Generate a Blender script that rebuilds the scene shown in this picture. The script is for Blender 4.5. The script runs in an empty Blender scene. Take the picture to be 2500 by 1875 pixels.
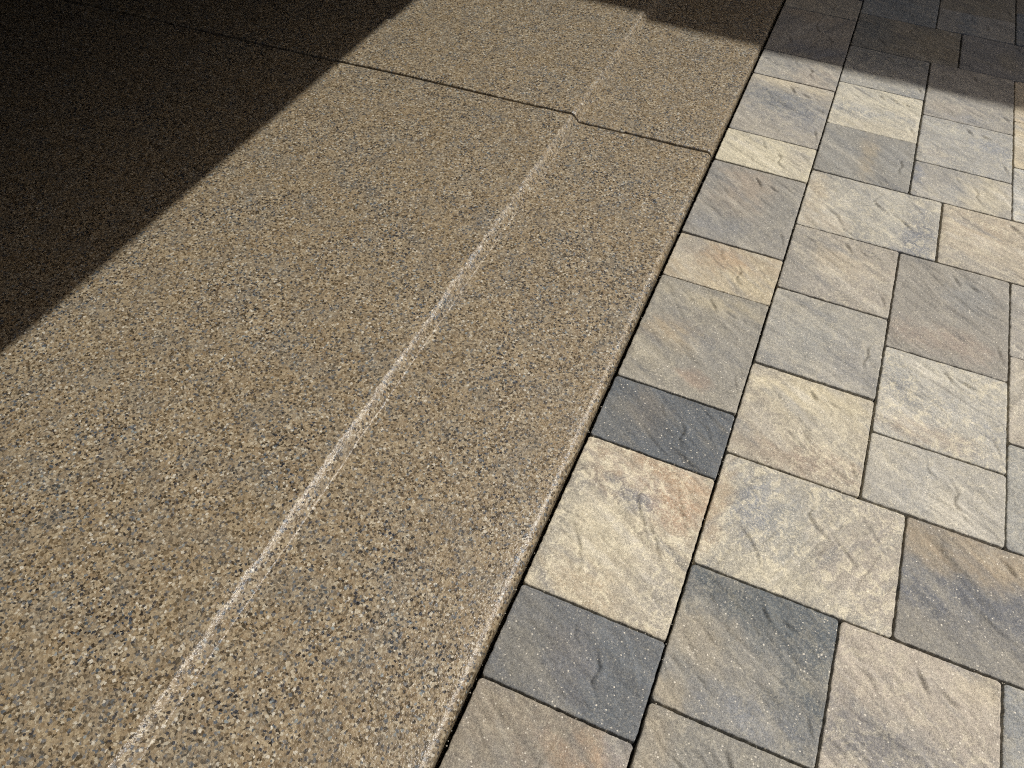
import bpy, math, random
import numpy as np
from mathutils import Matrix, Vector

# ------------------------------------------------------------------ camera
sc = bpy.context.scene
CAM_H = 1.1015                       # camera height above the paving
PITCH, ROLL, YAW = (math.radians(a) for a in (50.5066, 2.9222, 20.9609))
cam_d = bpy.data.cameras.new('camera')
cam = bpy.data.objects.new('camera', cam_d)
sc.collection.objects.link(cam)
sc.camera = cam
cam_d.sensor_width = 36.0
cam_d.lens = 36.0 * 1895.126 / 2500.0
cam_d.clip_start = 0.02
cam_d.clip_end = 2000.0
_f = Vector((-math.sin(YAW) * math.cos(PITCH), math.cos(YAW) * math.cos(PITCH), -math.sin(PITCH)))
_r = Vector((math.cos(YAW), math.sin(YAW), 0))
_u = _r.cross(_f)
_R = _r * math.cos(ROLL) + _u * math.sin(ROLL)
_U = _u * math.cos(ROLL) - _r * math.sin(ROLL)
_m = Matrix((_R, _U, -_f)).transposed().to_4x4()
_m.translation = (0, 0, CAM_H)
cam.matrix_world = _m

# ------------------------------------------------------------------ sky, sun, exposure
KX, KY = 0.47, 0.42                  # sun direction (KX, KY, 1): high, from the right and the far side
sun_vec = Vector((KX, KY, 1)).normalized()
ELEV = math.asin(sun_vec.z)
AZ = math.atan2(sun_vec.x, sun_vec.y)
w = bpy.data.worlds.new('World'); sc.world = w; w.use_nodes = True
nt = w.node_tree
sky = nt.nodes.new('ShaderNodeTexSky'); sky.sky_type = 'NISHITA'; sky.sun_disc = False
sky.sun_elevation = ELEV; sky.sun_rotation = AZ
sky.air_density = 0.8; sky.dust_density = 6.0; sky.ozone_density = 0.3
bg = nt.nodes['Background']; bg.inputs['Strength'].default_value = 0.093
nt.links.new(sky.outputs[0], bg.inputs[0])
sun_d = bpy.data.lights.new('sun', 'SUN'); sun = bpy.data.objects.new('sun', sun_d)
sc.collection.objects.link(sun)
sun_d.energy = 4.6; sun_d.angle = math.radians(0.53); sun_d.color = (1.0, 0.975, 0.93)
sun.rotation_euler = (-sun_vec).to_track_quat('-Z', 'Y').to_euler()
sc.view_settings.view_transform = 'Standard'; sc.view_settings.look = 'None'
sc.view_settings.exposure = -0.12; sc.view_settings.gamma = 1.0
sc.view_settings.use_curve_mapping = False
sc.render.engine = 'CYCLES'
sc.cycles.use_denoising = False
sc.cycles.filter_width = 1.1
sc.cycles.max_bounces = 3
sc.cycles.adaptive_threshold = 0.02

# ------------------------------------------------------------------ helpers
C = sc.collection
def lin(c):
    c = np.asarray(c, float) / 255.0
    return np.where(c <= 0.04045, c / 12.92, ((c + 0.055) / 1.055) ** 2.4)
ALB = 0.80                            # display colour (linear) of a sunlit surface -> base colour
def alb(c): return lin(c) * ALB
def rgba(c): 
    a = alb(c); return (float(a[0]), float(a[1]), float(a[2]), 1)

def mesh_obj(name, verts, faces, mat=None, parent=None, smooth=False):
    me = bpy.data.meshes.new(name)
    me.from_pydata([tuple(v) for v in verts], [], faces)
    if smooth: me.polygons.foreach_set('use_smooth', [True] * len(me.polygons))
    me.update()
    o = bpy.data.objects.new(name, me); C.objects.link(o)
    if mat: me.materials.append(mat)
    if parent: o.parent = parent
    return o
def grid_obj(name, V, F, mat, parent):
    me = bpy.data.meshes.new(name)
    me.vertices.add(len(V)); me.vertices.foreach_set('co', V.astype(np.float32).ravel())
    me.loops.add(F.size); me.loops.foreach_set('vertex_index', F.astype(np.int32).ravel())
    me.polygons.add(len(F)); me.polygons.foreach_set('loop_start', (np.arange(len(F)) * 4).astype(np.int32))
    me.polygons.foreach_set('use_smooth', np.ones(len(F), bool))
    me.update(calc_edges=True)
    me.materials.append(mat)
    o = bpy.data.objects.new(name, me); C.objects.link(o); o.parent = parent
    return o
def box(x0, x1, y0, y1, z0, z1):
    v = [(x, y, z) for z in (z0, z1) for y in (y0, y1) for x in (x0, x1)]
    f = [(0, 2, 3, 1), (4, 5, 7, 6), (0, 1, 5, 4), (2, 6, 7, 3), (0, 4, 6, 2), (1, 3, 7, 5)]
    return v, f
def boxes(name, L, mat, parent=None):
    V, F = [], []
    for b in L:
        v, f = box(*b); n = len(V); V += v; F += [tuple(i + n for i in q) for q in f]
    return mesh_obj(name, V, F, mat, parent)
def tag(o, label, cat=None, kind=None, group=None):
    o['label'] = label
    if cat: o['category'] = cat
    if kind: o['kind'] = kind
    if group: o['group'] = group
    return o

# value noise in numpy
def _hash(ix, iy, seed):
    h = (ix.astype(np.int64) * 374761393 + iy.astype(np.int64) * 668265263 + seed * 974711) & 0x7fffffff
    h = ((h ^ (h >> 13)) * 1274126177) & 0x7fffffff
    h = h ^ (h >> 16)
    return (h & 0xffff) / 65535.0
def vnoise(x, y, seed=0):
    ix, iy = np.floor(x), np.floor(y)
    fx, fy = x - ix, y - iy
    fx = fx * fx * fx * (fx * (fx * 6 - 15) + 10); fy = fy * fy * fy * (fy * (fy * 6 - 15) + 10)
    ix = ix.astype(np.int64); iy = iy.astype(np.int64)
    a = _hash(ix, iy, seed); b = _hash(ix + 1, iy, seed)
    c = _hash(ix, iy + 1, seed); d = _hash(ix + 1, iy + 1, seed)
    return (a + (b - a) * fx) * (1 - fy) + (c + (d - c) * fx) * fy
def fbm(x, y, seed=0, oct=4, gain=0.5):
    s = 0; a = 1; n = 0
    for o in range(oct):
        s = s + a * (vnoise(x * 2 ** o + 17.3 * o, y * 2 ** o - 9.1 * o, seed + o) - 0.5) * 2; n += a; a *= gain
    return s / n                       # about -1..1
def sstep(a, b, x):
    t = np.clip((x - a) / (b - a), 0, 1); return t * t * (3 - 2 * t)

# ------------------------------------------------------------------ materials
def new_mat(name, rough=0.8, spec=0.3):
    m = bpy.data.materials.new(name); m.use_nodes = True
    b = m.node_tree.nodes['Principled BSDF']
    b.inputs['Roughness'].default_value = rough
    b.inputs['Specular IOR Level'].default_value = spec
    return m, m.node_tree, b
class G:                               # tiny node builder
    def __init__(s, nt): s.nt = nt
    def n(s, t, **k):
        q = s.nt.nodes.new('ShaderNode' + t)
        for a, v in k.items(): setattr(q, a, v)
        return q
    def l(s, a, b): s.nt.links.new(a, b)
    def noise(s, vec, scale, detail=2, rough=0.5, dist=0.0):
        q = s.n('TexNoise', noise_dimensions='2D'); q.inputs['Scale'].default_value = scale; q.inputs['Detail'].default_value = detail
        q.inputs['Roughness'].default_value = rough; q.inputs['Distortion'].default_value = dist
        s.l(vec, q.inputs['Vector']); return q
    def voro(s, vec, scale, feature='F1', rnd=1.0):
        q = s.n('TexVoronoi', feature=feature, voronoi_dimensions='2D'); q.inputs['Scale'].default_value = scale
        q.inputs['Randomness'].default_value = rnd
        s.l(vec, q.inputs['Vector']); return q
    def math(s, op, a, b=None, clamp=False):
        q = s.n('Math', operation=op, use_clamp=clamp)
        for i, v in ((0, a), (1, b)):
            if v is None: continue
            if isinstance(v, (int, float)): q.inputs[i].default_value = v
            else: s.l(v, q.inputs[i])
        return q.outputs[0]
    def maprange(s, v, a, b, c=0.0, d=1.0, smooth=False):
        q = s.n('MapRange'); q.clamp = True
        if smooth: q.interpolation_type = 'SMOOTHSTEP'
        for i, x in enumerate((a, b, c, d), 1): q.inputs[i].default_value = x
        s.l(v, q.inputs[0]); return q.outputs[0]
    def ramp(s, v, stops, const=False):
        q = s.n('ValToRGB'); cr = q.color_ramp
        cr.interpolation = 'CONSTANT' if const else 'LINEAR'
        while len(cr.elements) < len(stops): cr.elements.new(0.5)
        for e, (p, c) in zip(cr.elements, stops): e.position = p; e.color = c
        s.l(v, q.inputs[0]); return q.outputs[0]
    def mix(s, fac, a, b, blend='MIX'):
        q = s.n('Mix', data_type='RGBA', blend_type=blend); q.clamp_factor = True
        for i, v in ((0, fac), (6, a), (7, b)):
            if isinstance(v, (int, float)): q.inputs[i].default_value = v
            elif isinstance(v, tuple): q.inputs[i].default_value = v
            else: s.l(v, q.inputs[i])
        return q.outputs[2]
    def bump(s, h, dist, strength=1.0, prev=None):
        q = s.n('Bump'); q.inputs['Distance'].default_value = dist; q.inputs['Strength'].default_value = strength
        s.l(h, q.inputs['Height'])
        if prev: s.l(prev, q.inputs['Normal'])
        return q.outputs[0]

# --- flake-broadcast epoxy floor
def flk(c):                             # chips: a little darker and more olive than the raw swatch
    a = alb(c) * np.array([0.75, 0.785, 0.84]); return (float(a[0]), float(a[1]), float(a[2]), 1)
def make_flake():
    m, nt, b = new_mat('flake_coating', 0.3, 0.5); g = G(nt)
    co = g.n('UVMap', uv_map='run').outputs['UV']          # metres along the profile and along the floor
    # warp so that the chips get ragged, uneven outlines
    wn = g.noise(co, 300, 2, 0.6)
    wv = g.n('VectorMath', operation='MULTIPLY_ADD')
    g.l(wn.outputs['Color'], wv.inputs[0]); wv.inputs[1].default_value = (0.0054,) * 3
    g.l(co, wv.inputs[2]); p = wv.outputs[0]
    # bed of small chips
    v1 = g.voro(p, 310)
    r1 = g.n('SeparateColor'); g.l(v1.outputs['Color'], r1.inputs[0])
    bed = g.ramp(r1.outputs[0], [
        (0.00, flk((70, 60, 45))), (0.14, flk((122, 105, 80))), (0.30, flk((154, 134, 104))),
        (0.50, flk((170, 150, 119))), (0.70, flk((142, 128, 106))), (0.80, flk((186, 167, 134))),
        (0.91, flk((204, 188, 158)))], True)
    # larger chips lying on top
    v2 = g.voro(p, 185)
    r2 = g.n('SeparateColor'); g.l(v2.outputs['Color'], r2.inputs[0])
    chip = g.ramp(r2.outputs[1], [
        (0.00, flk((170, 148, 114))), (0.20, flk((148, 125, 94))), (0.38, flk((184, 164, 130))),
        (0.53, flk((104, 86, 62))), (0.68, flk((122, 120, 116))), (0.79, flk((92, 98, 102))),
        (0.87, flk((50, 52, 58))), (0.95, flk((212, 198, 170)))], True)
    sel = g.math('LESS_THAN', r2.outputs[0], 0.50)
    size = g.math('MULTIPLY_ADD', r2.outputs[2], 0.25); nt.nodes[-1].inputs[2].default_value = 0.30
    ins = g.math('LESS_THAN', v2.outputs['Distance'], size)
    col = g.mix(g.math('MULTIPLY', sel, ins), bed, chip)
    # sparse dark and pale chips
    v3 = g.voro(p, 132)
    r3 = g.n('SeparateColor'); g.l(v3.outputs['Color'], r3.inputs[0])
    s3 = g.math('MULTIPLY_ADD', r3.outputs[2], 0.20); nt.nodes[-1].inputs[2].default_value = 0.14
    in3 = g.math('LESS_THAN', v3.outputs['Distance'], s3)
    dk = g.math('MULTIPLY', g.math('LESS_THAN', r3.outputs[0], 0.27), in3)
    dkc = g.ramp(r3.outputs[1], [(0, flk((24, 24, 28))), (0.28, flk((58, 62, 70))), (0.52, flk((84, 92, 96))), (0.74, flk((62, 48, 34))), (0.9, flk((150, 156, 152)))], True)
    col = g.mix(dk, col, dkc)
    pl = g.math('MULTIPLY', g.math('GREATER_THAN', r3.outputs[0], 0.925), in3)
    col = g.mix(pl, col, flk((226, 214, 190)))
    # drift in the mix of chips over the floor: a little greyer, a little browner
    big = g.noise(co, 16, 3, 0.6)
    col = g.mix(g.maprange(big.outputs['Fac'], 0.45, 0.72, 0, 0.26), col, flk((120, 122, 118)), 'MIX')
    big2 = g.noise(co, 7, 2, 0.5)
    col = g.mix(g.maprange(big2.outputs['Fac'], 0.35, 0.65, 0, 0.16), col, flk((166, 140, 100)), 'MIX')
    g.l(col, b.inputs['Base Color'])
    # relief under the clear coat: chips lie at odd angles
    h1 = g.math('ADD', r1.outputs[2], g.math('MULTIPLY', r2.outputs[0], 0.8))
    n1 = g.noise(co, 330, 2, 0.6)
    hh = g.math('ADD', g.math('MULTIPLY', h1, 0.35), n1.outputs['Fac'])
    nb = g.bump(hh, 0.0014, 0.6)
    g.l(nb, b.inputs['Normal'])
    b.inputs['Roughness'].default_value = 0.30
    return m
M_FLAKE = make_flake()

# --- pavers: pigment comes from the 'pigment' colour attribute, grain from nodes
def make_paver():
    m, nt, b = new_mat('cast_stone_paver', 0.72, 0.35); g = G(nt)
    co = g.n('TexCoord').outputs['Object']
    oi = g.n('ObjectInfo')
    off = g.n('VectorMath', operation='MULTIPLY_ADD')
    cx = g.n('CombineXYZ')
    for i in range(3): g.l(oi.outputs['Random'], cx.inputs[i])
    g.l(cx.outputs[0], off.inputs[0]); off.inputs[1].default_value = (37.0, 53.0, 19.0); g.l(co, off.inputs[2])
    p = off.outputs[0]
    at = g.n('Attribute', attribute_name='pigment', attribute_type='GEOMETRY')
    col = at.outputs['Color']
    # cream / grey mottle (alpha = how strong)
    n1 = g.noise(p, 48, 6, 0.78, 0.5)
    mot = g.maprange(n1.outputs['Fac'], 0.49, 0.60)
    col = g.mix(g.math('MULTIPLY', mot, g.math('MULTIPLY', at.outputs['Alpha'], 0.62)), col, rgba((222, 212, 184)))
    n1b = g.noise(p, 34, 6, 0.8, 0.3)
    mot2 = g.maprange(n1b.outputs['Fac'], 0.49, 0.62)
    col = g.mix(g.math('MULTIPLY', mot2, 0.16), col, rgba((116, 115, 112)))
    # sand grain
    n2 = g.noise(p, 620, 3, 0.75)
    hsv = g.n('HueSaturation'); g.l(col, hsv.inputs['Color'])
    g.l(g.maprange(n2.outputs['Fac'], 0.28, 0.72, 0.52, 1.48), hsv.inputs['Value'])
    n3 = g.noise(p, 190, 4, 0.75)
    hs2 = g.n('HueSaturation'); g.l(hsv.outputs[0], hs2.inputs['Color'])
    g.l(g.maprange(n3.outputs['Fac'], 0.3, 0.7, 0.78, 1.22), hs2.inputs['Value'])
    col = hs2.outputs[0]
    # chalky grain: crisp pale crumbs a few millimetres across
    n4 = g.noise(p, 270, 3, 0.75)
    ch = g.maprange(n4.outputs['Fac'], 0.53, 0.63)
    am = g.math('MULTIPLY_ADD', at.outputs['Alpha'], 0.34); nt.nodes[-1].inputs[2].default_value = 0.12
    col = g.mix(g.math('MULTIPLY', ch, am), col, rgba((230, 221, 196)))
    # pale aggregate specks
    v = g.voro(p, 210); r = g.n('SeparateColor'); g.l(v.outputs['Color'], r.inputs[0])
    sp = g.math('MULTIPLY', g.math('LESS_THAN', r.outputs[0], 0.34), g.math('LESS_THAN', v.outputs['Distance'], g.math('MULTIPLY', g.math('MULTIPLY', r.outputs[1], r.outputs[1]), 0.30)))
    col = g.mix(g.math('MULTIPLY', sp, g.math('MULTIPLY', r.outputs[2], 0.8)), col, rgba((240, 232, 214)))
    sd = g.math('MULTIPLY', g.math('GREATER_THAN', r.outputs[0], 0.95), g.math('LESS_THAN', v.outputs['Distance'], 0.15))
    col = g.mix(g.math('MULTIPLY', sd, 0.55), col, rgba((76, 72, 66)))
    g.l(col, b.inputs['Base Color'])
    h = g.math('ADD', g.math('MULTIPLY', n2.outputs['Fac'], 0.5), g.math('MULTIPLY', n3.outputs['Fac'], 1.0))
    nb = g.bump(h, 0.0017, 0.6)
    g.l(nb, b.inputs['Normal'])
    return m
M_PAVER = make_paver()

def plain(name, c, rough=0.85, scale=40, var=0.2, bump=0.001):
    m, nt, b = new_mat(name, rough, 0.3); g = G(nt)
    co = g.n('TexCoord').outputs['Object']
    n = g.noise(co, scale, 5, 0.65)
    hsv = g.n('HueSaturation'); hsv.inputs['Color'].default_value = (*c, 1)
    g.l(g.maprange(n.outputs['Fac'], 0.3, 0.7, 1 - var, 1 + var), hsv.inputs['Value'])
    g.l(hsv.outputs[0], b.inputs['Base Color'])
    g.l(g.bump(n.outputs['Fac'], bump, 0.5), b.inputs['Normal'])
    return m
M_SAND = plain('joint_sand', (0.05, 0.043, 0.033), 0.95, 300, 0.4, 0.002)
M_CONC = plain('bare_concrete', (0.16, 0.15, 0.135), 0.9, 60)
M_STUC = plain('stucco', (0.40, 0.37, 0.32), 0.9, 120, 0.08, 0.003)
M_DARKW = plain('garage_drywall', (0.06, 0.057, 0.052), 0.9, 8, 0.1, 0.0005)  # unseen interior, kept very dark so little light bounces onto the floor
M_TRIM = plain('painted_trim', (0.20, 0.18, 0.16), 0.6, 30, 0.05, 0.0003)
M_ROOF = plain('roof_shingle', (0.07, 0.065, 0.06), 0.95, 80, 0.3, 0.003)
M_GLASS = plain('window_glass', (0.03, 0.035, 0.04), 0.08, 3, 0.05, 0.0)
M_SOIL = plain('dry_ground', (0.13, 0.12, 0.08), 0.95, 6, 0.3, 0.01)

# ------------------------------------------------------------------ ground
s = 500
ground = mesh_obj('ground', [(-s, -s, -0.16), (s, -s, -0.16), (s, s, -0.16), (-s, s, -0.16)], [(0, 1, 2, 3)], M_SOIL)
tag(ground, 'dry open ground around the paved driveway', 'ground', 'structure')

# ------------------------------------------------------------------ garage floor: slab, step, apron
ZA, ZS = 0.008, 0.026                 # apron and slab heights above the paving
XN = -0.1640                          # outer face of the apron
# cross-section of the coated concrete from the garage to the nose: (x, z)
def profile():
    P = []
    for x in np.linspace(-6.4, -0.75, 24): P.append((x, ZS))
    for x in np.linspace(-0.72, -0.540, 8): P.append((x, ZS))
    n = 24                             # soft S-shaped ramp: broad crest, tight foot
    xa, xb = -0.532, -0.510
    tt = np.linspace(-0.3, 1.3, 321)
    ff = np.clip(tt, 0, 1) ** 1.7
    kk = np.hanning(45); ff = np.convolve(ff, kk / kk.sum(), 'same')
    for i in range(n + 1):
        t = -0.1 + 1.2 * i / n
        P.append((xa + (xb - xa) * t, ZS + (ZA - ZS) * float(np.interp(t, tt, ff))))
    for x in np.linspace(-0.500, -0.20, 16): P.append((x, ZA))
    R = 0.016                          # rounded nose
    for i in range(0, 11):
        a = math.pi / 2 * i / 10
        P.append((XN - R + R * math.sin(a), ZA - R + R * math.cos(a)))
    P.append((XN, -0.07))
    return P
PROF = profile()
I_SPLIT = next(i for i, (x, z) in enumerate(PROF) if x > -0.5065)   # foot of the ramp
JW = 0.0034                            # half width of the control joint
def joint_y(x):
    # line of the control joint, a few degrees off square, with a slight waver
    base = 1.7055 + 0.052 * (x + 0.52) - 0.010 * max(0.0, -x - 1.0) 
    return base + 0.0009 * math.sin(x * 31) + 0.0006 * math.sin(x * 83 + 1)
ARC = [0.0]
for (xa_, za_), (xb_, zb_) in zip(PROF, PROF[1:]): ARC.append(ARC[-1] + math.hypot(xb_ - xa_, zb_ - za_))
def slab_mesh(name, i0, i1, far, parent):
    prof = PROF[i0:i1 + 1]
    sgn = 1 if far else -1
    end = 3.4 if far else 4.6
    ts = [0, 0.0012, 0.003, 0.008] + list(np.arange(0.014, 2.3, 0.006)) + list(np.linspace(2.45, end, 12))
    ts = np.array(ts); m = len(ts) + 1; n = len(prof)
    V = np.zeros((n, m, 3)); UV = np.zeros((n, m, 2))
    for k, (x, z) in enumerate(prof):
        e = JW + (0.0008 * math.sin(x * 140 + (2 if far else 0)) + 0.0006 * math.sin(x * 333)) * (1 if x > -1.6 else 0)
        y = joint_y(x) + sgn * (e + ts)
        zz = np.full(ts.shape, z)
        if z > -0.06: zz[0] -= 0.0035; zz[1] -= 0.0014; zz[2] -= 0.0004
        xx = np.full(ts.shape, x)
        # hand-formed step and nose: line, height and softness all waver a little
        amp = math.exp(-((x + 0.521) / 0.03) ** 2)
        xx = xx + amp * (0.0035 * fbm(y * 2.2, y * 0 + 3.1, 5, 3) + 0.0012 * fbm(y * 30, y * 0 + 1.7, 6, 2))
        zz = zz + amp * (0.0012 * fbm(y * 24, y * 0 + x * 90, 8, 3) + 0.0015 * fbm(y * 75, y * 0 + x * 75, 9, 2))
        an = math.exp(-((x - XN) / 0.018) ** 2)
        xx = xx + an * (0.0012 * fbm(y * 3.0, y * 0 + 8.1, 15, 3) + 0.0005 * fbm(y * 40, y * 0, 16, 2))
        zz = zz + an * (0.0009 * fbm(y * 26, y * 0 + x * 70, 18, 3) + 0.0008 * fbm(y * 75, y * 0 + x * 75, 19, 2))
        if x > -2.5: zz = zz + 0.0007 * fbm(np.full(ts.shape, x * 6), y * 6, 25, 3)   # slight unevenness
        V[k, 1:, 0] = xx; V[k, 1:, 1] = y; V[k, 1:, 2] = zz
        V[k, 0] = (xx[0], y[0], zz[0] - 0.05)
        UV[k, 1:, 0] = ARC[i0 + k]; UV[k, 1:, 1] = y
        UV[k, 0] = (ARC[i0 + k], y[0] - sgn * 0.05)
    idx = np.arange(n * m).reshape(n, m)
    q = [idx[:-1, :-1], idx[1:, :-1], idx[1:, 1:], idx[:-1, 1:]]
    if not far: q = q[::-1]
    F = np.stack(q, -1).reshape(-1, 4)
    o = grid_obj(name, V.reshape(-1, 3), F, M_FLAKE, parent)
    uv = o.data.uv_layers.new(name='run')
    uv.data.foreach_set('uv', UV.reshape(-1, 2)[F.ravel()].astype(np.float32).ravel())
    return o
garage_floor = boxes('garage_floor', [(-6.45, XN - 0.004, -3.0, 5.2, -0.15, -0.055)], M_CONC)
tag(garage_floor, 'concrete garage floor with tan flake coating, step and cut joint', 'floor', 'structure')
slab_mesh('floor_slab', 0, I_SPLIT, False, garage_floor)
slab_mesh('floor_slab', 0, I_SPLIT, True, garage_floor)
slab_mesh('apron', I_SPLIT, len(PROF) - 1, False, garage_floor)
slab_mesh('apron', I_SPLIT, len(PROF) - 1, True, garage_floor)

# ------------------------------------------------------------------ driveway of pavers
MU = 0.0762                            # laying module: pieces are 3 modules by 2, 3 or 4 (and 4 by 3)
X0 = -0.14261 * CAM_H
YA = 0.44987 * CAM_H                   # phase of the first course
YB = 0.78457 * CAM_H                   # phase of the field
driveway = boxes('driveway', [(X0 - 0.004, 7.5, -3.4, 5.3, -0.15, -0.040)], M_SAND)
tag(driveway, 'driveway of tan, cream and slate grey pavers beside the garage floor', 'driveway', 'structure')

TAN = (176, 163, 139); CREAM = (212, 198, 160); GREY = (146, 142, 132); BLUE = (124, 128, 134)
SLATE = (94, 100, 105); ORANGE = (192, 154, 114); BROWN = (152, 134, 112); WARM = (160, 151, 135); PINK = (178, 160, 144)
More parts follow.
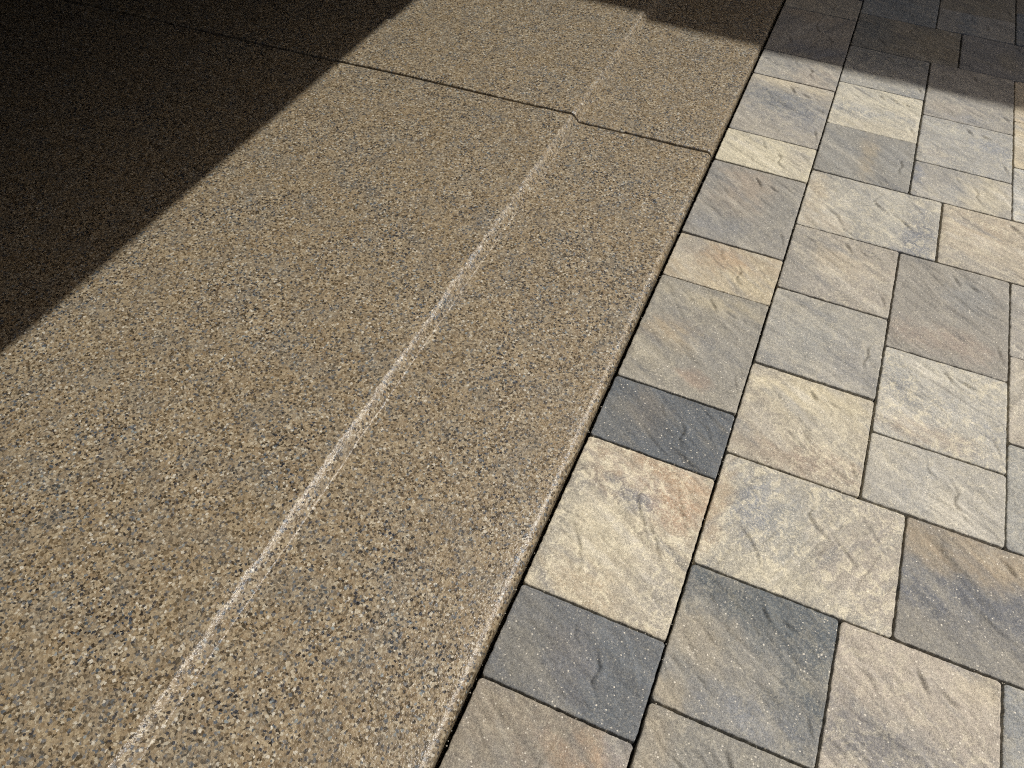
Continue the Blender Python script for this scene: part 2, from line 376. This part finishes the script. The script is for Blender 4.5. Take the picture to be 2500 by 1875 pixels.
# pigment of the pavers in view: key = (u0, v0, w, h) in modules, field rows counted from YB, first course ('e') from YA
# value = (base, mottle, [(u, v, ru, rv, colour, amount), ...])
SPEC = {
 ('e', -6): ((140, 128, 110), .15, [(.80, .62, .32, .36, (188, 150, 110), .85), (.38, .52, .24, .34, (110, 112, 112), .75), (.96, .92, .14, .14, BLUE, .7), (.15, .85, .3, .25, (152, 136, 110), .6)]),
 ('e', -2): ((108, 110, 111), .06, [(.78, .5, .4, .6, (98, 106, 112), .8), (.15, .35, .25, .5, (128, 122, 108), .7), (.5, .4, .2, .3, (116, 112, 112), .5)]),
 ('e', 0): ((180, 166, 138), .95, [(.70, .88, .55, .20, (190, 154, 116), .9), (.15, .93, .3, .1, (170, 150, 122), .7), (.50, .70, .32, .12, (128, 128, 130), .95), (.80, .68, .16, .10, (190, 150, 114), .7), (.85, .16, .3, .16, (152, 146, 138), .6), (.05, .55, .12, .35, (140, 136, 126), .6), (.35, .42, .3, .2, CREAM, .6), (.35, .1, .3, .12, (196, 170, 128), .5)]),
 ('e', 4): (SLATE, .04, [(.36, .62, .2, .34, (124, 114, 100), .7), (.75, .4, .4, .5, (84, 92, 100), .6), (.1, .3, .2, .4, (112, 112, 108), .5)]),
 ('e', 6): ((150, 143, 127), .22, [(.28, .47, .26, .12, (178, 154, 116), .85), (.55, .86, .4, .10, (184, 168, 130), .7), (.60, .17, .12, .07, (172, 136, 108), .6), (.80, .45, .3, .3, (152, 148, 138), .6), (.15, .2, .2, .15, (168, 156, 128), .5)]),
 ('e', 10): ((180, 162, 130), .35, [(.48, .66, .34, .24, (190, 156, 116), .8), (.8, .3, .3, .35, (204, 186, 144), .75), (.12, .7, .2, .3, (152, 148, 138), .7)]),
 ('e', 12): ((148, 142, 130), .15, [(.42, .80, .25, .2, (170, 148, 122), .7), (.25, .2, .3, .14, (126, 128, 130), .7), (.85, .6, .2, .4, (140, 138, 130), .5), (.35, .5, .3, .14, (166, 146, 122), .4)]),
 ('e', 16): ((204, 192, 158), .55, [(.2, .8, .3, .2, (176, 166, 138), .5), (.85, .5, .15, .6, (176, 166, 150), .6)]),
 ('e', 18): ((160, 152, 138), .3, [(.45, .96, .7, .12, (210, 192, 154), .85), (.5, .60, .8, .20, (118, 123, 129), .95), (.75, .4, .3, .2, (134, 136, 140), .6), (.3, .12, .4, .14, (162, 152, 134), .6)]),
 ('e', 22): ((150, 145, 135), .3, [(.75, .3, .3, .4, (182, 164, 140), .7), (.3, .7, .3, .3, (142, 140, 134), .5)]),
 ('e', 24): ((152, 144, 130), .1, [(.6, .16, .6, .14, (112, 118, 128), .8), (.3, .6, .5, .2, (146, 142, 136), .5), (.4, .9, .4, .12, (166, 146, 118), .6)]),
 ('e', 28): ((158, 150, 132), .2, [(.3, .5, .3, .4, (164, 148, 120), .6)]),
 # field, second column
 (3, -9, 3, 3): ((146, 140, 126), .18, [(.10, .75, .14, .5, (170, 150, 116), .6), (.5, .8, .4, .3, (132, 130, 122), .5)]),
 (3, -6, 3, 3): ((138, 135, 126), .2, [(.55, .90, .9, .30, (82, 92, 98), 1.0), (.92, .6, .28, .5, (92, 100, 104), 1.0), (.15, .5, .24, .2, (176, 160, 130), .7), (.6, .12, .4, .14, (128, 132, 138), .7), (.1, .1, .14, .12, (176, 158, 124), .7), (.5, .4, .3, .14, (160, 152, 136), .5)]),
 (3, -3, 4, 3): ((166, 159, 142), 1.0, [(.20, .62, .15, .26, (136, 140, 146), .9), (.34, .80, .12, .2, (158, 158, 154), .6), (.03, .5, .06, .5, (192, 160, 116), .7), (.85, .45, .25, .5, (176, 160, 140), .7), (.42, .5, .1, .3, (164, 164, 154), .5), (.4, .12, .3, .12, CREAM, .5)]),
 (3, 0, 3, 3): ((172, 160, 137), .6, [(.5, .80, .5, .22, (216, 200, 158), .85), (.75, .5, .3, .3, (204, 192, 162), .7), (.5, .16, .45, .15, (168, 144, 120), .85), (.15, .4, .2, .3, (164, 152, 132), .6)]),
 (3, 3, 3, 3): ((160, 155, 142), .25, [(.45, .55, .3, .3, (154, 154, 146), .6), (.25, .8, .3, .2, (172, 164, 144), .5), (.75, .3, .2, .3, (156, 152, 146), .5)]),
 (3, 6, 3, 3): ((164, 154, 137), .35, [(.5, .6, .35, .22, (192, 174, 142), .75), (.1, .5, .18, .5, (146, 142, 132), .7), (.8, .25, .2, .2, (176, 164, 146), .5), (.25, .12, .3, .14, (150, 144, 134), .5)]),
 (3, 9, 4, 3): ((172, 166, 150), .55, [(.85, .30, .16, .5, (116, 121, 132), .9), (.66, .55, .1, .4, (192, 186, 166), .6), (.08, .6, .1, .5, (186, 164, 128), .7), (.40, .4, .1, .4, (146, 144, 136), .6), (.5, .85, .3, .15, (178, 174, 160), .5), (.22, .15, .16, .15, (196, 174, 140), .5)]),
 (3, 12, 3, 3): ((148, 144, 133), .12, [(.52, .5, .10, .5, (172, 154, 122), .7), (.25, .5, .2, .5, (152, 150, 142), .5), (.8, .6, .14, .5, (146, 146, 142), .5)]),
 (3, 15, 3, 3): ((190, 182, 160), .75, [(.7, .75, .35, .3, (208, 198, 168), .7), (.35, .42, .5, .12, (152, 154, 154), .7), (.5, .12, .5, .12, (190, 176, 146), .6)]),
 (3, 18, 3, 3): ((152, 150, 142), .35, [(.5, .85, .6, .25, (110, 116, 118), .8), (.5, .2, .5, .16, (176, 170, 154), .6), (.9, .2, .14, .2, (134, 138, 142), .5)]),
 (3, 21, 4, 3): ((138, 132, 116), .12, [(.16, .5, .22, .6, (102, 110, 114), .85), (.45, .8, .1, .3, (150, 138, 116), .5), (.8, .5, .3, .5, (146, 132, 104), .7)]),
 (3, 24, 3, 3): ((134, 140, 140), .18, [(.4, .5, .3, .25, (108, 120, 128), .75), (.6, .2, .4, .12, (112, 122, 128), .6), (.85, .8, .2, .2, (150, 146, 136), .5)]),
 # third column
 (6, -7, 3, 4): ((180, 166, 146), .45, [(.35, .45, .55, .16, (118, 118, 120), .9), (.6, .2, .4, .16, (140, 138, 136), .6), (.5, .85, .4, .14, (186, 172, 150), .5), (.9, .93, .15, .1, (196, 178, 140), .5)]),
 (7, -3, 4, 3): ((140, 134, 122), .15, [(.5, .85, .7, .22, (172, 148, 112), .8), (.45, .46, .6, .22, (104, 108, 116), 1.0), (.75, .35, .2, .2, (122, 124, 128), .5), (.3, .08, .4, .12, (142, 138, 128), .6)]),
 (6, 0, 3, 2): ((176, 170, 155), .4, [(.35, .5, .2, .4, (158, 158, 154), .5), (.6, .3, .14, .3, (196, 182, 148), .5), (.15, .7, .2, .3, (184, 174, 150), .5)]),
 (6, 2, 3, 3): ((176, 171, 157), .75, [(.38, .16, .36, .12, (182, 156, 126), .8), (.5, .85, .5, .12, (204, 196, 172), .6), (.12, .75, .15, .2, (150, 152, 150), .55), (.7, .5, .25, .2, (206, 200, 182), .5), (.6, .1, .3, .08, (160, 148, 132), .5)]),
 (6, 5, 3, 4): ((150, 143, 130), .15, [(.5, .22, .5, .13, (164, 142, 122), .7), (.7, .72, .25, .18, (138, 140, 138), .6), (.25, .85, .3, .12, (158, 150, 134), .5)]),
 (7, 9, 4, 3): ((182, 167, 141), .45, [(.3, .7, .3, .2, (194, 170, 136), .6), (.2, .12, .3, .14, (150, 146, 138), .6), (.8, .7, .25, .25, (190, 176, 148), .5)]),
 (6, 12, 3, 2): ((164, 158, 146), .3, [(.75, .5, .27, .7, (208, 194, 160), .9), (.04, .5, .07, .6, (122, 128, 142), .8), (.4, .3, .12, .3, (156, 158, 156), .5)]),
 (6, 14, 3, 3): ((164, 161, 152), .45, [(.78, .62, .22, .14, (134, 140, 150), .7), (.35, .75, .35, .14, (186, 182, 166), .6), (.2, .2, .2, .13, (172, 158, 140), .5)]),
 (6, 17, 3, 4): ((158, 151, 138), .3, [(.55, .1, .25, .08, (136, 140, 148), .6), (.3, .5, .4, .3, (152, 148, 140), .5), (.3, .2, .3, .12, (176, 162, 142), .6)]),
 (7, 21, 4, 3): ((134, 132, 128), .1, [(.45, .45, .1, .35, (148, 136, 108), .6), (.6, .7, .14, .3, (116, 118, 118), .6)]),
 (6, 24, 3, 2): ((152, 150, 142), .15, [(.38, .5, .14, .6, (118, 132, 142), .75), (.85, .4, .2, .4, (156, 150, 136), .5)]),
 (6, 26, 3, 3): ((146, 138, 120), .12, [(.6, .5, .3, .3, (138, 128, 106), .6)]),
 # fourth column, seen as slivers on the right
 (9, -9, 3, 3): ((148, 148, 142), .2, []), (9, -6, 3, 3): ((150, 150, 144), .25, [(.1, .8, .3, .3, (128, 132, 134), .6)]),
 (9, 0, 3, 3): ((160, 158, 148), .3, []), (9, 3, 3, 3): ((178, 166, 146), .4, [(.1, .5, .3, .3, (184, 178, 160), .5)]),
 (9, 6, 3, 3): ((168, 160, 146), .3, [(.1, .7, .3, .3, (150, 148, 142), .5)]),
 (9, 12, 3, 3): ((190, 188, 178), .6, [(.1, .75, .3, .2, (150, 148, 142), .6)]),
 (9, 15, 3, 3): ((204, 184, 146), .5, [(.1, .3, .3, .25, (168, 158, 136), .6)]),
 (9, 18, 3, 3): ((196, 176, 142), .4, []), (9, 24, 3, 3): ((124, 130, 132), .1, []), (9, 27, 3, 3): ((142, 132, 114), .1, []),
}
FALL = [((168, 158, 138), .4), ((150, 144, 130), .2), ((188, 176, 148), .5), ((128, 128, 126), .12), ((104, 108, 112), .06), ((178, 158, 132), .35)]

# slate moulds: creases as polylines in the unit face of the piece (depth in mm)
STROKES = {
 'A': [([(.48, .90), (.53, .84), (.57, .79)], 1.5), ([(.64, .83), (.70, .80), (.77, .78)], 1.3), ([(.80, .80), (.86, .76)], .7),
       ([(.89, .30), (.93, .22), (.97, .12)], 1.0), ([(.10, .88), (.25, .72), (.36, .60)], .5), ([(.16, .95), (.40, .78)], .35),
       ([(.30, .45), (.52, .30), (.66, .24)], .4), ([(.05, .5), (.2, .36), (.3, .3)], .35)],
 'B': [([(.90, .62), (.86, .55), (.88, .46), (.85, .38), (.87, .30)], 1.3), ([(.15, .12), (.35, .08), (.52, .10)], .6),
       ([(.3, .9), (.5, .82), (.62, .84)], .4), ([(.2, .55), (.32, .42)], .3)],
 'C': [([(.60, .66), (.66, .50), (.64, .36), (.72, .20)], 1.2), ([(.72, .92), (.86, .66), (.97, .36)], -.6), ([(.42, .86), (.44, .7), (.50, .6)], .8),
       ([(.08, .8), (.14, .66), (.22, .6)], .4), ([(.15, .3), (.3, .18)], .35)],
 'D': [([(.55, .86), (.50, .72), (.56, .62), (.68, .50)], 1.2), ([(.62, .62), (.74, .48), (.80, .40)], 1.0), ([(.16, .42), (.26, .30), (.33, .14)], 1.1),
       ([(.74, .90), (.9, .62)], .45), ([(.1, .8), (.26, .68)], .4), ([(.55, .2), (.7, .14)], .4)],
}
def mould_height(U, V, w, h, kind, seed, ang):
    """relief in metres at unit coordinates of a w x h piece"""
    x, y = U * w, V * h
    ca, sa = math.cos(ang), math.sin(ang)
    s_, t_ = x * ca + y * sa, -x * sa + y * ca
    wv = fbm(s_ * 9, t_ * 14, seed + 40, 3)
    n_a = fbm(s_ * 3.2, t_ * 26 + wv * 0.8, seed, 4, 0.5)
    n_b = fbm(s_ * 3.4 + 3, t_ * 52 + wv * 0.9, seed + 2, 3, 0.45)
    z = 0.0031 * n_a                                                     # cleft striations
    patch = sstep(-0.25, 0.35, fbm(x * 7, y * 7, seed + 4, 2))           # some faces smoother than others
    z -= 0.0020 * patch * (1 - sstep(0.0, 0.13, np.abs(n_b)))            # thin valleys between the cleft layers
    q = fbm(s_ * 6, t_ * 15 + wv, seed + 7, 3) * 2.6
    fl = np.floor(q); fr = q - fl
    z += 0.0012 * (fl + sstep(0.34, 0.48, fr)) * 0.6                     # small ledges
    z += 0.0009 * fbm(x * 11, y * 11, seed + 3, 3)                       # broad undulation
    z += 0.00055 * fbm(x * 120, y * 110, seed + 5, 3, 0.6)                 # pitting
    for pts, d in STROKES[kind]:
        P = np.array(pts); P = P * [w, h]
        best = np.full(x.shape, 9.0); side = np.zeros(x.shape); tt = np.zeros(x.shape)
        L = len(P) - 1
        wob = 0.002 * fbm(x * 60, y * 60, seed + 11, 2)
        for i in range(L):
            a, b = P[i], P[i + 1]; ab = b - a; l2 = (ab ** 2).sum()
            t = np.clip(((x - a[0]) * ab[0] + (y - a[1]) * ab[1]) / l2, 0, 1)
            dx, dy = x - a[0] - t * ab[0], y - a[1] - t * ab[1]
            dist = np.hypot(dx, dy)
            sg = np.sign(ab[0] * dy - ab[1] * dx)
            m = dist < best
            best = np.where(m, dist, best); side = np.where(m, sg, side); tt = np.where(m, (i + t) / L, tt)
        e = best * side + wob
        fade = np.sin(np.pi * np.clip(tt, 0.04, 0.96)) ** 0.6
        wd = 0.0030; d = d * 2.3
        z -= 0.001 * d * fade * np.exp(-(e / wd) ** 2)
        z += 0.001 * d * fade * 0.75 * np.exp(-((e - 0.006) / 0.006) ** 2)
    return z

def axis(L, res):
    e = [0, 0.0006, 0.0014, 0.0026, 0.0042, 0.0065]
    n = max(2, int(round((L - 2 * e[-1]) / res)))
    mid = list(np.linspace(e[-1], L - e[-1], n + 1))
    return np.array(e[:-1] + mid + [L - q for q in reversed(e[:-1])])
def paver(u0, v0, wu, hu, y_phase, key, res, rng):
    gap = 0.0016                        # half a joint
    x0 = X0 + u0 * MU + gap + rng.uniform(-.0007, .0007); x1 = X0 + (u0 + wu) * MU - gap + rng.uniform(-.0007, .0007)
    y0 = y_phase + v0 * MU + gap + rng.uniform(-.0007, .0007); y1 = y_phase + (v0 + hu) * MU - gap + rng.uniform(-.0007, .0007)
    if u0 == 0: x0 = X0 + 0.001
    w, h = x1 - x0, y1 - y0
    ax, ay = axis(w, res), axis(h, res)
    XX, YY = np.meshgrid(ax, ay, indexing='ij')
    U, Vv = XX / w, YY / h
    kind = rng.choice('AAAB') if min(wu, hu) > 2 else 'C'
    if wu == 3 and hu == 4: kind = rng.choice('AAD')
    if wu == 4: kind = rng.choice('ABD')
    if key == ('e', 0): kind = 'D'
    if key == (3, 3, 3, 3) or key == (3, 12, 3, 3): kind = 'B'
    if key in ((3, 0, 3, 3), (3, -6, 3, 3), (3, 6, 3, 3), (6, 2, 3, 3), (6, 5, 3, 4), ('e', 6), ('e', 12), (6, 14, 3, 3), (7, -3, 4, 3), (7, 9, 4, 3)): kind = 'A'
    seed = rng.randrange(1000)
    ang = math.radians(-30 + rng.uniform(-7, 7)) if kind in 'AC' else math.radians(rng.choice([-24, 60, -35]))
    Z = mould_height(U, Vv, w, h, kind, seed, ang)
    # eased edges and rounded corners
    dx = np.minimum(XX, w - XX); dy = np.minimum(YY, h - YY)
    d = np.minimum(dx, dy)
    r = 0.006
    cx_, cy_ = np.maximum(r - dx, 0), np.maximum(r - dy, 0)
    inc = (cx_ > 0) & (cy_ > 0)
    hyp = np.hypot(cx_, cy_); mx = np.maximum(cx_, cy_)
    k = np.where(inc, mx / np.maximum(hyp, 1e-9), 1.0)
    sx = np.where(XX < w / 2, 1, -1); sy = np.where(YY < h / 2, 1, -1)
    X2 = np.where(inc, np.where(XX < w / 2, 0, w) + sx * (r - cx_ * k), XX)
    Y2 = np.where(inc, np.where(YY < h / 2, 0, h) + sy * (r - cy_ * k), YY)
    d = np.where(inc, r - mx, d)
    R = 0.0034
    q = np.clip((R - d) / R, 0, 1)
    edge_n = 0.55 + 0.9 * vnoise(XX * 45 + seed, YY * 45, seed + 21)
    Z = (Z - np.percentile(Z, 70)) * np.clip(d / 0.012, 0.12, 1) - 0.0022 * (1 - np.sqrt(np.maximum(1 - q * q, 0))) * (0.6 + 0.4 * edge_n) - 0.0006 * sstep(0.012, 0.0, d) * edge_n
    # ragged arrises
    out = sstep(0.004, 0, d) * 0.0010 * (fbm(XX * 130 + seed, YY * 130, seed + 31, 3))
    X2 = X2 + np.where(dx <= dy, sx * out, 0); Y2 = Y2 + np.where(dy < dx, sy * out, 0)
    # slight seat tilt
    tz = rng.uniform(-.0009, .0009); tx_, ty_ = rng.uniform(-.004, .004), rng.uniform(-.004, .004)
    Z = Z + tz + (X2 - w / 2) * tx_ + (Y2 - h / 2) * ty_
    nx, ny = XX.shape
    top = np.stack([X2 - w / 2, Y2 - h / 2, Z], -1).reshape(-1, 3)
    idx = np.arange(nx * ny).reshape(nx, ny)
    loop = np.concatenate([idx[:-1, 0], idx[-1, :-1], idx[:0:-1, -1], idx[0, :0:-1]])
    low = top[loop].copy(); low[:, 2] = -0.045
    V = np.concatenate([top, low])
    quads = np.stack([idx[:-1, :-1], idx[1:, :-1], idx[1:, 1:], idx[:-1, 1:]], -1).reshape(-1, 4)
    n0 = nx * ny; m = len(loop)
    l2 = np.roll(np.arange(m), -1)
    sides = np.stack([loop, n0 + np.arange(m), n0 + l2, loop[l2]], -1)
    F = np.concatenate([quads, sides])
    o = grid_obj('paver', V, F, M_PAVER, driveway); me = o.data
    # pigment
    if key in SPEC: base, mott, blobs = SPEC[key]
    else:
        base, mott = rng.choice(FALL)
        base = tuple(c + rng.uniform(-8, 8) for c in base)
        blobs = [(rng.random(), rng.random(), rng.uniform(.2, .5), rng.uniform(.12, .3), rng.choice([CREAM, BLUE, ORANGE, WARM, GREY]), rng.uniform(.3, .7)) for _ in range(3)]
    ca, sa = math.cos(ang), math.sin(ang)
    s_, t_ = XX * ca + YY * sa, -XX * sa + YY * ca
    b_ = np.array(base, float); b_ = b_ + (b_.mean() - b_) * 0.22
    colr = np.broadcast_to(alb(b_), XX.shape + (3,)).copy()
    for i, (bu, bv, ru, rv, bc, amt) in enumerate(blobs):
        nz = fbm(s_ * 16, t_ * 42, seed + 60 + i, 5, 0.65)
        nz = nz + 0.40 * fbm(XX * 85, YY * 85, seed + 160 + i, 3, 0.7)
        dd = np.hypot((U - bu) / ru, (Vv - bv) / rv) + 0.85 * nz
        mk = (amt * 0.85 * sstep(1.5, 0.2, dd))[..., None]
        bc_ = np.array(bc, float); bc_ = bc_ + (bc_.mean() - bc_) * 0.22
        colr = colr * (1 - mk) + alb(bc_) * mk
    st = fbm(s_ * 7, t_ * 34, seed + 90, 5, 0.6)
    st2 = fbm(s_ * 26, t_ * 110, seed + 92, 4, 0.7)
    dk_ = sstep(0.05, 0.75, -st)[..., None] * 0.62; lt_ = sstep(0.08, 0.75, st)[..., None] * 0.62
    gm = colr.mean(-1, keepdims=True)
    colr = colr * (1 - dk_) + (gm * np.array([0.60, 0.61, 0.62])) * dk_              # charcoal drift
    colr = colr * (1 - lt_) + np.minimum(gm * np.array([1.62, 1.50, 1.24]), 0.66) * lt_  # cream drift
    colr = colr * (1 + 0.26 * st2)[..., None] * np.array([0.90, 0.91, 0.93])
    A = np.clip(mott * (1 + 0.8 * fbm(s_ * 9, t_ * 16, seed + 99, 3)), 0, 1)
    full = np.concatenate([np.concatenate([colr.reshape(-1, 3), A.reshape(-1, 1)], 1)])
    full = np.concatenate([full, full[loop]])
    ca_ = me.color_attributes.new('pigment', 'FLOAT_COLOR', 'POINT')
    ca_.data.foreach_set('color', full.astype(np.float32).ravel())
    o.location = ((x0 + x1) / 2, (y0 + y1) / 2, 0)
    return o

def layout(umax, vmin, vmax):
    """all pieces of the laying pattern: (u0, v0, w, h, phase, key)"""
    L = []
    for k in range(-12, 14):
        L.append((0, 6 * k, 3, 4, YA, ('e', 6 * k))); L.append((0, 6 * k + 4, 3, 2, YA, ('e', 6 * k + 4)))
    for k in range(-6, 8):
        u = 3
        while u < umax:
            L.append((u, 12 * k - 3, 4, 3, YB, (u, 12 * k - 3, 4, 3))); u += 4
        c = 0; u = 3
        while u < umax:
            v = 12 * k
            for hh in ((3, 3, 3) if c % 2 == 0 else (2, 3, 4)):
                L.append((u, v, 3, hh, YB, (u, v, 3, hh))); v += hh
            u += 3; c += 1
    return [p for p in L if vmin <= p[4] + p[1] * MU and p[4] + (p[1] + p[3]) * MU <= vmax]
# the camera's view of the paving, to give the pieces in sight the fine relief
def in_view(x, y):
    d = Vector((x, y, -CAM_H)); z = d.dot(_f)
    if z <= 0: return False
    a = d.dot(_R) / z * 1895.126; b = d.dot(_U) / z * 1895.126
    return abs(a) < 1290 and abs(b) < 980
random.seed(4)
n_near = 0; far_list = []
for (u0, v0, wu, hu, ph, key) in layout(100, -3.3, 5.25):
    cx0, cy0 = X0 + u0 * MU, ph + v0 * MU
    pts = [(cx0 + a * wu * MU / 4, cy0 + b * hu * MU / 4) for a in range(5) for b in range(5)]
    if cx0 > 7.3: continue
    rng = random.Random(f'{u0},{v0},{wu},{hu},7')
    if any(in_view(*p) for p in pts): paver(u0, v0, wu, hu, ph, key, 0.0024, rng)
    elif cx0 < 1.15 and -0.75 < cy0 < 3.7: paver(u0, v0, wu, hu, ph, key, 0.009, rng)
    else: far_list.append((u0, v0, wu, hu, ph, rng))
# the rest of the driveway, out of the picture
V, F, COL = [], [], []
for (u0, v0, wu, hu, ph, rng) in far_list:
    x0, x1 = X0 + u0 * MU + .002, X0 + (u0 + wu) * MU - .002
    y0, y1 = ph + v0 * MU + .002, ph + (v0 + hu) * MU - .002
    n = len(V); z = rng.uniform(-.001, .001)
    V += [(x0, y0, -.04), (x1, y0, -.04), (x1, y1, -.04), (x0, y1, -.04), (x0, y0, z - .003), (x1, y0, z - .003), (x1, y1, z - .003), (x0, y1, z - .003),
          (x0 + .004, y0 + .004, z), (x1 - .004, y0 + .004, z), (x1 - .004, y1 - .004, z), (x0 + .004, y1 - .004, z)]
    for a in (0, 4):
        for i in range(4): F.append((n + a + i, n + a + (i + 1) % 4, n + a + 4 + (i + 1) % 4, n + a + 4 + i))
    F.append((n + 8, n + 9, n + 10, n + 11))
    b, mt = rng.choice(FALL); c = alb(b); COL += [(c[0], c[1], c[2], mt)] * 12
rest = mesh_obj('paver_field', V, F, M_PAVER, driveway)
ca_ = rest.data.color_attributes.new('pigment', 'FLOAT_COLOR', 'POINT')
ca_.data.foreach_set('color', np.array(COL, np.float32).ravel())
rest['kind'] = 'stuff'

# ------------------------------------------------------------------ the garage around the floor (casts the left shade)
HZ = 2.10                              # underside of the header; its outer edge throws the shade line on the slab
HX = -1.179 + KX * (HZ - ZS)
def empty(name, loc):
    o = bpy.data.objects.new(name, None); C.objects.link(o); o.location = loc; return o
gar = empty('garage', (0, 0, 0))
tag(gar, 'garage with open door whose header shades the floor on the left', 'building')
boxes('header', [(HX - 0.20, HX, -3.2, 5.4, HZ + 0.0005, 3.10)], M_STUC, gar)
boxes('header_trim', [(HX - 0.20, HX - 0.004, 1.93 + KY * (HZ - ZS), 3.24, HZ - 0.03, HZ - 0.0003)], M_TRIM, gar)
boxes('side_wall', [(-6.6, HX - 0.2, -3.2, -3.0, -0.15, 3.10)], M_DARKW, gar)
boxes('side_wall', [(-6.6, HX - 0.2, 5.2, 5.4, -0.15, 3.10)], M_DARKW, gar)
boxes('jamb_wall', [(HX - 0.20, HX, -3.2, -0.40, -0.15, HZ)], M_STUC, gar)  # unseen front wall, drawn in to narrow the opening and cut sky light
boxes('jamb_wall', [(HX - 0.20, HX, 3.25, 5.4, -0.15, HZ)], M_STUC, gar)  # far side likewise drawn in, to darken the floor inside
boxes('back_wall', [(-6.65, -6.45, -3.0, 5.2, -0.15, 3.10)], M_DARKW, gar)
boxes('ceiling', [(-6.45, HX - 0.20, -3.0, 5.2, 2.55, 2.60)], M_DARKW, gar)
boxes('roof', [(-6.8, HX + 0.02, -3.4, 5.6, 3.11, 3.25)], M_ROOF, gar)

# ------------------------------------------------------------------ house wing beyond (its eave throws the far shade)
EZ = 4.3
EY = 2.300 + KY * (EZ + 0.225) + 0.03
wing = empty('house_wing', (3.5, EY + 0.6, 0))
tag(wing, 'tall stucco house wing whose eave shades the far end of the paving', 'building')
def wing_part(name, L, mat): 
    return boxes(name, [(a - 3.5, b - 3.5, c - EY - 0.6, d - EY - 0.6, e, f) for a, b, c, d, e, f in L], mat, wing)
wing_part('wall', [(HX + 0.03, 9.0, EY + 0.55, EY + 6.5, -0.15, EZ + 0.05)], M_STUC)
wing_part('eave', [(HX - 0.2, 9.5, EY, EY + 7.0, EZ, EZ + 0.22)], M_TRIM)
V = [(HX - 0.25 - 3.5, -0.63, EZ + 0.225), (9.55 - 3.5, -0.63, EZ + 0.225), (9.55 - 3.5, 6.45, EZ + 0.225), (HX - 0.25 - 3.5, 6.45, EZ + 0.225), (HX + 2 - 3.5, 2.9, EZ + 1.7), (7 - 3.5, 2.9, EZ + 1.7)]
mesh_obj('roof', V, [(0, 1, 5, 4), (1, 2, 5), (2, 3, 4, 5), (3, 0, 4), (3, 2, 1, 0)], M_ROOF, wing)
for wx in (1.2, 4.2, 7.0):
    for wz in (0.9,):
        f_ = wing_part('window', [(wx - .62, wx + .62, EY + 0.50, EY + 0.548, wz - .06, wz + 1.46)], M_TRIM)
        p_ = boxes('pane', [(wx - .54 - 3.5, wx + .54 - 3.5, -0.115, -0.102, wz, wz + 1.4)], M_GLASS, f_)

# ------------------------------------------------------------------ grit caught in the joints
rng = random.Random(11)
V, F = [], []
def crumb(x, y, z, r):
    n = len(V)
    for d in ((1, 0, 0), (-1, 0, 0), (0, 1, 0), (0, -1, 0), (0, 0, 1), (0, 0, -1)):
        k = r * rng.uniform(0.6, 1.2)
        V.append((x + d[0] * k + rng.uniform(-.3, .3) * r, y + d[1] * k + rng.uniform(-.3, .3) * r, z + d[2] * k * 0.8))
    for a in (0, 1):
        for b in (2, 3):
            for c in (4, 5):
                t = (n + a, n + b, n + c); F.append(t if (a + b + c) % 2 else t[::-1])
for (u0, v0, wu, hu, ph, key) in layout(16, -0.3, 3.2):
    for _ in range(9):
        if rng.random() < 0.5:
            x = X0 + u0 * MU + rng.gauss(0, .0008); y = ph + (v0 + hu * rng.random()) * MU
            if u0 == 0: x = X0 - rng.uniform(0.001, 0.006)
        else:
            x = X0 + (u0 + wu * rng.random()) * MU; y = ph + v0 * MU + rng.gauss(0, .0008)
        r = rng.uniform(.0007, .0014)
        crumb(x, y, rng.uniform(-.007, -.0015), r)
M_GRIT = plain('pale_grit', (0.34, 0.31, 0.25), 0.9, 400, 0.35, 0.0005)
grit = mesh_obj('joint_grit', V, F, M_GRIT, driveway)
grit['kind'] = 'stuff'
